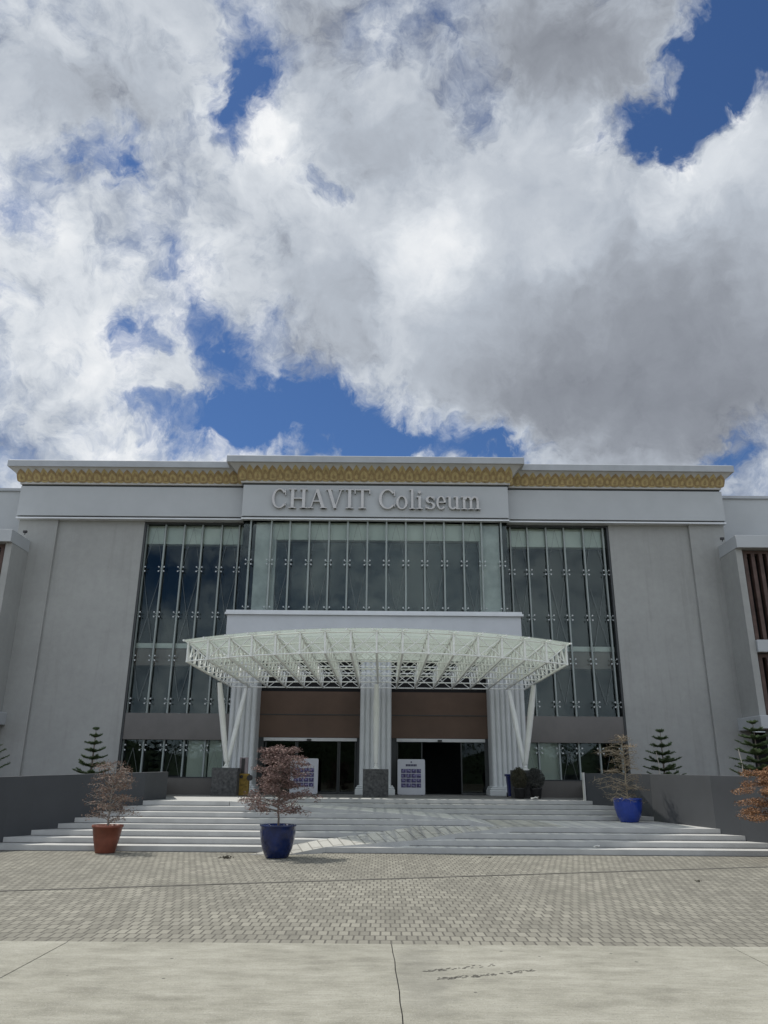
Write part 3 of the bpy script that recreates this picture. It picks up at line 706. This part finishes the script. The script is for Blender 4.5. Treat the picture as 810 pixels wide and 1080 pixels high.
# ------------------------------------------------------------------ entrance canopy
cp = thing('entrance_canopy', (-.2, 33, 1.17), 'white steel truss canopy with a curved frosted glass roof over the doors', 'canopy')
CX, HW, YB, ZT, ZB = -.2, 6.62, 35.25, 6.36, 5.72
def yf(x): return 24.3+2.5*((x-CX)/HW)**2
NT_ = 17
xs = [CX+(k-8)*HW/8 for k in range(NT_)]
NP = 11
for x in xs:
    f0 = yf(x); mb = MB()
    mb.box(x-.032, x+.032, f0, YB, ZT-.035, ZT+.035); mb.box(x-.034, x+.034, f0, YB, ZB-.035, ZB+.035)
    mb.box(x-.028, x+.028, f0-.002, f0+.06, ZB+.036, ZT-.036)
    for j in range(NP):
        ya, yb = f0+(YB-f0)*j/NP, f0+(YB-f0)*(j+1)/NP; ym = (ya+yb)/2
        mb.bar((x, ya+.05, ZT), (x, ym, ZB), .034, 4); mb.bar((x, ym, ZB), (x, yb-.03, ZT), .034, 4)
    for dx in (-.14, .14):
        mb.bar((x, f0+.02, ZT+.04), (x+dx, f0-.1, ZT+.06), .016, 5); mb.bar((x+dx, f0-.13, ZT+.06), (x+dx, f0-.07, ZT+.06), .035, 8)
    mb.build('truss', M['truss'], cp)
rows = [0.0, .19, .38, .57, .77, .985]
for ti, t in enumerate(rows):
    mb = MB()
    P_ = [(x, yf(x)+t*(YB-yf(x))+.06) for x in xs]
    for k in range(NT_-1):
        (xa, ya), (xb, yb) = P_[k], P_[k+1]
        mb.bar((xa, ya, ZT+.004), (xb, yb, ZT+.004), .026, 5); mb.bar((xa, ya, ZB-.004), (xb, yb, ZB-.004), .026, 5)
        if ti == 0: mb.bar((xa, ya, ZB), (xa, ya, ZT), .02, 4)
        mb.bar((xa, ya, ZB), (xb, yb, ZT), .018, 4); mb.bar((xa, ya+.04, ZT), (xb, yb+.04, ZB), .018, 4)
    mb.build('cross_brace', M['truss'], cp)
# glass roof: one pane strip per bay, a few mm apart
gl = MB(); SUB = 4
for k in range(NT_-1):
    for s_ in range(SUB):
        xa = xs[k]+(xs[k+1]-xs[k])*s_/SUB; xb = xs[k]+(xs[k+1]-xs[k])*(s_+1)/SUB
        if k == 0 and s_ == 0: xa -= .2
        if k == NT_-2 and s_ == SUB-1: xb += .2
        if s_ == 0 and k: xa += .008
        if s_ == SUB-1 and k < NT_-2: xb -= .008
        ya, yb = yf(xa)-.14, yf(xb)-.14
        for j in range(5):
            u0, u1 = .66*j/5+.001, .66*(j+1)/5-.001
            q = [(xa, ya+(YB-ya)*u0), (xb, yb+(YB-yb)*u0), (xb, yb+(YB-yb)*u1), (xa, ya+(YB-ya)*u1)]
            gl.add([(x, y, ZT+.10) for x, y in q], [(0, 1, 2, 3)])
go = gl.build('glass_roof', M['canopyglass'], cp)
bmg = bmesh.new(); bmg.from_mesh(go.data); bmesh.ops.remove_doubles(bmg, verts=bmg.verts, dist=.0005); bmg.to_mesh(go.data); bmg.free()
sol = go.modifiers.new('solid', 'SOLIDIFY'); sol.thickness = .015
go.data.update()
def leg(a, b, r0=.10):
    mb = MB(); a, b = Vector(a), Vector(b); d_ = (b-a)
    mb.tube([a+d_*.05, a+d_*.3, a+d_*.7, b-d_*.02], [r0*.75, r0, r0*1.15, r0*.8], 14)
    mb.bar(a, a+d_*.06, .055, 10)
    o = mb.build('support_column', M['truss'], cp, smooth=False); return o
for (bx, tx, btx) in ((-6.38, -6.8, -6.1), (-.25, -.25, -.25), (5.88, 6.3, 5.65)):
    leg((bx, 33.0, 2.33), (tx, 32.4, ZB-.05), .115); leg((bx, 33.08, 2.33), (btx, 34.9, ZB-.05), .105)
    mb = MB(); mb.box(bx-.13, bx+.13, 32.85, 33.2, 2.242, 2.29); mb.bar((bx, 32.9, 2.29), (bx, 33.15, 2.39), .09, 8)
    mb.build('base_plate', M['truss'], cp, bevel=.005)
    MB().box(bx-.52, bx+.52, 32.75, 33.7, 1.168, 2.24).build('plinth', M['plinth'], cp, bevel=.015)

# ------------------------------------------------------------------ plants
def leafcloud(mb, c, rad, n, size, rng, flat=.5, mi=0, hollow=0.):
    for _ in range(n):
        while True:
            p = Vector((rng.uniform(-1, 1), rng.uniform(-1, 1), rng.uniform(-1, 1)))
            if hollow < p.length < 1: break
        p = Vector((p.x*rad[0], p.y*rad[1], p.z*rad[2])) + Vector(c)
        leaf(mb, p, size*rng.uniform(.6, 1.35), rng, flat, mi)
def leaf(mb, p, s, rng, flat=.5, mi=0):
    d = Vector((rng.uniform(-1, 1), rng.uniform(-1, 1), rng.uniform(-1, 1)*flat)).normalized()
    u = d.orthogonal().normalized(); u.rotate(Matrix.Rotation(rng.uniform(0, 6.28), 3, d))
    w = s*.36
    mb.add([p-d*s*.5, p+u*w*.5+d*s*.02, p+d*s*.5, p-u*w*.5+d*s*.02], [(0, 1, 2, 3)], mi)
def pot_prof(r0, r1, h, lip=.035):
    mid = [(r0*.90, 0), (r0, .03*h), (r0+(r1-r0)*.55, .28*h), (r0+(r1-r0)*.85, .55*h), (r1, .80*h), (r1*.985, .93*h), (r1+.012, .95*h), (r1+.012, h), (r1-lip, h), (r1-lip-.02, .90*h)]
    return mid
def branchy(t, base, h, rng, tiers, nleaf, lsize, bark, leafm, spread, up=.12, trunk_r=.03, zstart=.35, profile=None, twigs=3, hang=0., clump=.16, side=None, jit=1.6):
    tr = MB(); lf = MB(); bs = Vector(base); pts = []; n = 9
    for i in range(n+1):
        q = i/n; pts.append(bs+Vector((rng.uniform(-.02, .02)*(i > 0), rng.uniform(-.02, .02)*(i > 0), h*q)))
    tr.tube(pts, [trunk_r*(1-.75*i/n) for i in range(n+1)], 7)
    per = max(1, nleaf//max(1, tiers*6*(twigs+1)))
    for k in range(tiers):
        q = k/max(1, tiers-1); z = h*(zstart+(1-zstart)*q*.97); sp_ = spread*(profile(q) if profile else 1-.5*q)
        nb = 6; a0 = rng.uniform(0, 6.28)
        for b in range(nb):
            a = a0+b*6.283/nb+rng.uniform(-.35, .35); L = sp_*rng.uniform(.5, 1.12); dz = rng.uniform(-.5, .5)*h*(1-zstart)/max(1, tiers)*jit; up_ = up*rng.uniform(.4, 1.8)
            dirv = Vector((math.cos(a), math.sin(a), 0))
            if side is not None: L *= 1+.35*dirv.dot(Vector(side))
            p0 = bs+Vector((0, 0, z-.06+dz)); sw = Vector((-dirv.y, dirv.x, 0))*rng.uniform(-.2, .2)*L; p1 = p0+dirv*L*.5+sw+Vector((0, 0, up_*L*1.2)); p2 = p0+dirv*L+sw*.4+Vector((0, 0, up_*L*1.1-hang*L))
            tr.tube([p0, p1, p2], [trunk_r*.42*(1-.4*q), trunk_r*.28, trunk_r*.12], 5)
            for w in range(twigs+1):
                s_ = rng.uniform(.35, 1.0); c = p0+(p1-p0)*min(1, s_*2) if s_ < .5 else p1+(p2-p1)*(s_-.5)*2
                tip = c+Vector((rng.uniform(-1, 1), rng.uniform(-1, 1), rng.uniform(-.4, .5)-hang))*L*.30
                tr.bar(c, tip, trunk_r*.16, 4, trunk_r*.06)
                leafcloud(lf, (c+tip)/2, (clump*1.3, clump*1.3, clump*.55), per, lsize, rng, .6)
    tr.build('trunk', bark, t)
    if lf.v: lf.build('foliage', leafm, t)

def potted(loc, label, potm, r0, r1, ph, builder, cat='potted tree', group='potted trees round the steps', straight=False):
    t = thing('potted_tree', loc, label, cat, group)
    pp = [(r0*.96, 0), (r0, .02), (r0+(r1-r0)*.55, ph*.5), (r1-.01, ph*.90), (r1, ph*.905), (r1+.012, ph*.92), (r1+.012, ph), (r1-.04, ph), (r1-.05, ph*.88)] if straight else pot_prof(r0, r1, ph)
    p = MB().lathe(pp, 44, loc).build('pot', potm, t, smooth=True)
    MB().lathe([(r1-.05, 0), (r1-.05, .02)], 24, (loc[0], loc[1], loc[2]+ph*.89)).build('soil', M['soil'], t)
    builder(t, (loc[0], loc[1], loc[2]+ph*.88)); return t
prof_round = lambda q: .55+.65*math.sin(math.pi*min(1, .25+q*.62))
potted((-7.45, 22.45, 0), 'dry sparse brown tree in a terracotta red pot, left of the steps', M['redpot'], .26, .40, .70,
       lambda t, b: branchy(t, b, 1.55, random.Random(3), 10, 3600, .058, M['greybark'], M['leafbrown'], .66, .22, .026, .16, prof_round, 6, .05, .15), straight=True)
potted((-2.70, 21.55, 0), 'bushy dusky pink tree in a dark navy glazed pot at the foot of the steps', M['bluepot'], .30, .465, .80,
       lambda t, b: branchy(t, b, 1.98, random.Random(12), 10, 10500, .066, M['bark'], M['leafpink'], .86, .10, .03, .26, lambda q: 1.15 if q < .3 else .95 if q < .8 else .62, 6, .06, .15, None, .8))
potted((8.36, 27.7, .586), 'nearly bare tiered tree in a bright cobalt blue pot on the right landing', M['bluepot2'], .31, .48, .76,
       lambda t, b: branchy(t, b, 2.05, random.Random(5), 11, 2000, .05, M['palebark'], M['leaftan'], .98, .14, .034, .08, lambda q: 1.0-.45*q, 9, .08, .17, (-.9, 0, 0), 2.6))
potted((10.62, 21.5, 0), 'rusty orange leaved tree at the right edge, in front of the right planter wall', M['redpot'], .26, .42, .70,
       lambda t, b: branchy(t, b, 1.62, random.Random(8), 8, 26000, .055, M['bark'], M['leaforange'], 1.25, .03, .03, .26, lambda q: (1.1, .62, 1.15, .75, .95, .6)[min(5, int(q*5.99))], 4, .05, .16))

def norfolk(loc, h, spread, tiers, seed, label, nb=6):
    t = thing('norfolk_pine', loc, label, 'pine tree', 'Norfolk pines in the planters')
    rng = random.Random(seed); tr = MB(); fo = MB(); bs = Vector(loc)
    tr.tube([bs, bs+Vector((0, 0, h*.5)), bs+Vector((0, 0, h))], [.045, .03, .01], 7)
    for k in range(tiers):
        q = k/(tiers-1); z = h*(.12+.86*q); L = spread*(1-q)**.8*.95+spread*.20
        a0 = rng.uniform(0, 6.28)
        for b in range(nb):
            a = a0+b*6.283/nb+rng.uniform(-.12, .12); dv = Vector((math.cos(a), math.sin(a), 0)); l = L*rng.uniform(.72, 1.12)
            p0 = bs+Vector((0, 0, z)); lift = rng.uniform(.6, 1.3); mid = p0+dv*l*.55+Vector((0, 0, l*.10*lift)); p2 = p0+dv*l+Vector((0, 0, l*.30*lift))
            tr.tube([p0, mid, p2], [.014, .01, .005], 5)
            sd_ = Vector((-dv.y, dv.x, 0)); m_ = 20
            for i in range(m_):
                s_ = (i+.5)/m_
                c = p0+(mid-p0)*(s_/.55) if s_ < .55 else mid+(p2-mid)*((s_-.55)/.45)
                wl = l*.24*math.sin(math.pi*min(1, .15+s_*.85))**.8+.03
                for sgn in (-1, 1):
                    tip = c+(sd_*sgn*.85+dv*.5)*wl+Vector((0, 0, wl*rng.uniform(.05, .35)))
                    fo.bar(c, tip, .020, 4, .008)
                for _ in range(5):
                    u = Vector((rng.uniform(-1, 1), rng.uniform(-1, 1), rng.uniform(-.6, 1))).normalized()*rng.uniform(.05, .09)
                    fo.bar(c, c+u, .010, 3, .003)
    tr.build('trunk', M['bark'], t); fo.build('foliage', M['pine'], t)
norfolk((-11.75, 32.6, 1.7), 2.05, .62, 7, 1, 'short Norfolk pine behind the left planter wall, above the red pot')
norfolk((-15.95, 31.6, 1.7), 2.1, 1.15, 7, 2, 'Norfolk pine cut off by the left edge of the photo')
norfolk((11.5, 32.8, 1.7), 2.15, .78, 7, 4, 'open Norfolk pine behind the right planter wall, beside the cobalt pot')
norfolk((14.45, 30.8, 1.7), 2.4, .98, 8, 6, 'taller dense Norfolk pine under the right wing slab')
for (x, y, h, lab) in ((11.15, 32.4, 1.35, 'thin pale stake beside the open Norfolk pine'), (13.62, 30.4, 1.35, 'thin pale stake beside the dense Norfolk pine at the right wing')):
    tag(MB().tube([(x, y, 1.7), (x+.02, y, 1.7+h*.6), (x-.05, y, 1.7+h)], [.02, .018, .015], 6).build('support_stake', M['stake']), lab, 'stake')

for (x, y, r, lf_, lab, sd_) in ((5.48, 32.25, .35, 'olive', 'round olive brown shrub in a black pot before the right plinth', 21), (6.12, 32.2, .38, 'greyleaf', 'round grey green shrub in a black pot before the right plinth', 22)):
    t = thing('potted_shrub', (x, y, 1.17), lab, 'shrub', 'round shrubs before the right plinth')
    z0 = 1.17
    MB().lathe([(.16, 0), (.20, .06), (.23, .34), (.25, .36), (.25, .40), (.21, .40), (.20, .36)], 24, (x, y, z0)).build('pot', M['blackpot'], t, smooth=True)
    mb = MB(); rng = random.Random(sd_)
    leafcloud(mb, (x, y, z0+.74), (r, r, .40), 2600, .07, rng, 1, 0, .35)
    leafcloud(mb, (x, y, z0+1.0), (r*.6, r*.6, .2), 500, .07, rng, 1)
    mb.build('foliage', M[lf_], t); MB().tube([(x, y, z0+.34), (x, y, z0+.9)], [.03, .012], 6).build('trunk', M['bark'], t)

# ------------------------------------------------------------------ small objects on the deck
def standee(x0, x1, y, label):
    t = thing('notice_board', ((x0+x1)/2, y, 1.17), label, 'notice board', 'notice boards by the doors')
    w = x1-x0; z0, z1 = 1.19, 2.68
    pts = []
    for cx, cz, a0 in ((x1-.06, z0+.06, -90), (x1-.06, z1-.06, 0), (x0+.06, z1-.06, 90), (x0+.06, z0+.06, 180)):
        for k in range(5): a = R(a0+k*22.5); pts.append((cx+.06*math.cos(a), cz+.06*math.sin(a)))
    MB().front(pts, y, y+.05).build('panel', M['board'], t)
    mb = MB(); rng = random.Random(int(x0*10)); gx0, gx1, gz0, gz1 = x0+w*.13, x0+w*.87, z0+.30, z1-.38; n = 4
    for i in range(4):
        for j in range(4):
            a = gx0+(gx1-gx0)*i/4; b = gx0+(gx1-gx0)*(i+1)/4-.02; c = gz0+(gz1-gz0)*j/4; d = gz0+(gz1-gz0)*(j+1)/4-.03
            mb.box(a, b, y-.008, y-.002, c, d, 0)
            for s_ in range(2):
                u = a+.03+rng.random()*(b-a)*.6; v = c+.03+rng.random()*(d-c)*.6
                mb.box(u, min(b-.01, u+.07), y-.012, y-.0085, v, min(d-.01, v+.06), 1)
    mb.build('picture_grid', [M['tile'], mat('lilac_print', (.22, .20, .36), .5, .4, 20.)], t)
    mb = MB()
    for k in range(7): mb.box(x0+w*.30+k*w*.058, x0+w*.30+(k+.82)*w*.058, y-.008, y-.002, z1-.30, z1-.21)
    mb.build('heading', M['ink'], t)
    MB().lathe([(.035, 0), (.035, .006)], 14, (0, 0, 0)).build('emblem', M['ink'], t).matrix_local = Matrix.Translation(Vector(((x0+x1)/2, y-.002, z1-.12))-world_loc(t)) @ Matrix.Rotation(R(90), 4, 'X')
    ft = MB()
    for xx in (x0+.15, x1-.15): ft.box(xx-.03, xx+.03, y-.2, y+.25, 1.171, 1.189)
    ft.build('foot', M['black'], t)
standee(.70, 1.92, 35.9, 'white notice board with a purple picture grid, standing clear beside the open doorway')
standee(-3.98-.1, -2.84, 35.9, 'white notice board with a purple picture grid, half hidden behind the dusky pink tree')

t = thing('waste_bin', (5.6, 34.0, 1.17), 'blue lidded waste bin between the right fluted column and the plinth', 'bin')
mb = MB(); x, y = 5.52, 34.2
mb.prism([(x-.20, y-.22), (x+.22, y-.22), (x+.22, y+.22), (x-.20, y+.22)], 1.20, 1.99); MB()
vs = mb.v
mb.v = [(x+(vx-x)*(1.18 if vz > 1.5 else .95), y+(vy-y)*(1.18 if vz > 1.5 else .95), vz) for vx, vy, vz in vs]
mb.build('body', M['bin'], t, bevel=.02)
MB().box(x-.29, x+.31, y-.32, y+.30, 1.992, 2.09).build('lid', M['bin'], t, bevel=.03)
mb = MB(); mb.bar((x-.22, y+.25, 1.26), (x-.16, y+.25, 1.26), .09, 14); mb.bar((x+.16, y+.25, 1.26), (x+.22, y+.25, 1.26), .09, 14); mb.build('wheel', M['black'], t)

t = thing('kiosk_stand', (-5.68, 33.5, 1.17), 'ochre wooden stand with a dark slim panel on top, beside the left plinth', 'stand')
x, y = -5.74, 33.45
mb = MB(); mb.prism([(x-.17, y-.15), (x+.25, y-.15), (x+.25, y+.2), (x-.17, y+.2)], 1.17, 2.02); mb.build('body', M['ochre'], t, bevel=.03)
MB().box(x-.17, x+.17, y-.06, y+.08, 2.021, 2.66).build('panel', M['totem'], t, bevel=.01)
MB().box(x-.09, x+.05, y-.085, y-.062, 2.04, 2.62).build('screen', M['black'], t)
mb = MB(); mb.bar((x+.30, y-.2, 1.86), (x+.30, y-.08, 1.86), .115, 20); mb.bar((x+.2, y-.12, 1.86), (x+.3, y-.12, 1.86), .03, 6); mb.build('dial', M['black'], t)
MB().bar((x-.04, y-.151, 1.9), (x-.04, y-.175, 1.9), .07, 14).build('knob', M['black'], t)

# litter
def clump(name, loc, s, m_, lab, cat, seed, n=26):
    rng = random.Random(seed); mb = MB()
    for _ in range(n):
        p = Vector(loc)+Vector((rng.gauss(0, s*.5), rng.gauss(0, s*.35), abs(rng.gauss(0, s*.22))+.01))
        u = Vector((rng.uniform(-1, 1), rng.uniform(-1, 1), rng.uniform(-.4, .6))).normalized()*s*.35
        mb.bar(p-u*.5, p+u*.5, s*.10, 5, s*.05)
    tag(mb.build(name, m_), lab, cat)
clump('leaf_clump', (-3.94, 21.27, 0), .13, M['debris'], 'dark dry leaf clump on the pavers left of the navy pot', 'leaf litter', 1, 40)
clump('leaf_clump', (2.85, 21.9, 0), .06, M['debris'], 'small dry leaf clump on the pavers below the middle of the steps', 'leaf litter', 2)
clump('leaf_clump', (6.6, 17.5, 0), .06, M['debris'], 'small dry leaf clump on the pavers at the lower right', 'leaf litter', 4)
for (x, y, z, s, lab) in ((6.0, 23.1, .148, .12, 'crumpled white scrap lying on the lowest step'), (5.75, 30.5, 1.172, .17, 'crumpled white scrap on the deck edge below the round shrubs')):
    rng = random.Random(int(x*10)); mb = MB()
    for k in range(5):
        c = Vector((x, y, z+.03)); pts = [c+Vector((rng.uniform(-1, 1)*s, rng.uniform(-.5, .5)*s, rng.uniform(0, .6)*s)) for _ in range(4)]
        mb.add(pts, [(0, 1, 2), (0, 2, 3)])
    tag(mb.build('paper_scrap', M['paper']), lab, 'paper scrap')
# tyre marks pressed into the apron
rng = random.Random(31); mb = MB()
for (x0, y0, x1, y1) in ((.50, 9.72, 1.35, 10.05), (.62, 9.38, 1.05, 9.52), (1.0, 9.48, 1.75, 9.82)):
    for k in range(34):
        q = rng.random(); x = x0+(x1-x0)*q+rng.uniform(-.02, .02); y = y0+(y1-y0)*q+rng.uniform(-.05, .05)
        a = rng.uniform(.2, 1.0); l = rng.uniform(.02, .06); w = rng.uniform(.008, .018)
        dx, dy = math.cos(a)*l, math.sin(a)*l
        mb.prism([(x, y), (x+dx, y+dy), (x+dx-w*dy/l, y+dy+w*dx/l), (x-w*dy/l, y+w*dx/l)], .003, .0075)
o = tag(mb.build('tyre_mark', mat('dried_mud', (.105, .10, .085), .95, .3, 20.)), kind='structure')

hm = MB(); hv = []; hn = 60
for k in range(hn+1):
    x = -260+520*k/hn; h = 9+3*math.sin(k*.7)+2.2*math.sin(k*1.9+1)+1.2*math.sin(k*4.1)
    hv += [(x, -96, -.3), (x, -112, h), (x, -140, -.3)]
hm.add(hv, [(k*3+a, k*3+a+1, k*3+a+4, k*3+a+3) for k in range(hn) for a in range(2)])
struct('hills', hm, mat('scrub_hill', (.035, .055, .025), .95, .5, .3))
# far wood across the road behind the photographer; it shows only as a dark band in the entrance glazing
rng = random.Random(77); mb = MB()
x = -130
while x < 130:
    h = rng.uniform(6, 12); w = rng.uniform(4, 8); y = -75+rng.uniform(-6, 6)
    mb.bar((x, y, 0), (x, y, h*.5), .25, 6, .15)
    for _ in range(260):
        p = Vector((x+rng.gauss(0, w*.45), y+rng.gauss(0, 2), h*(.15+.85*rng.random()**.8)))
        leaf(mb, p, rng.uniform(.5, 1.1), rng, 1)
    x += rng.uniform(3, 6)
tag(mb.build('wood', M['pine']), 'far dark wood across the road, seen mirrored in the entrance glass', 'wood', kind='stuff')
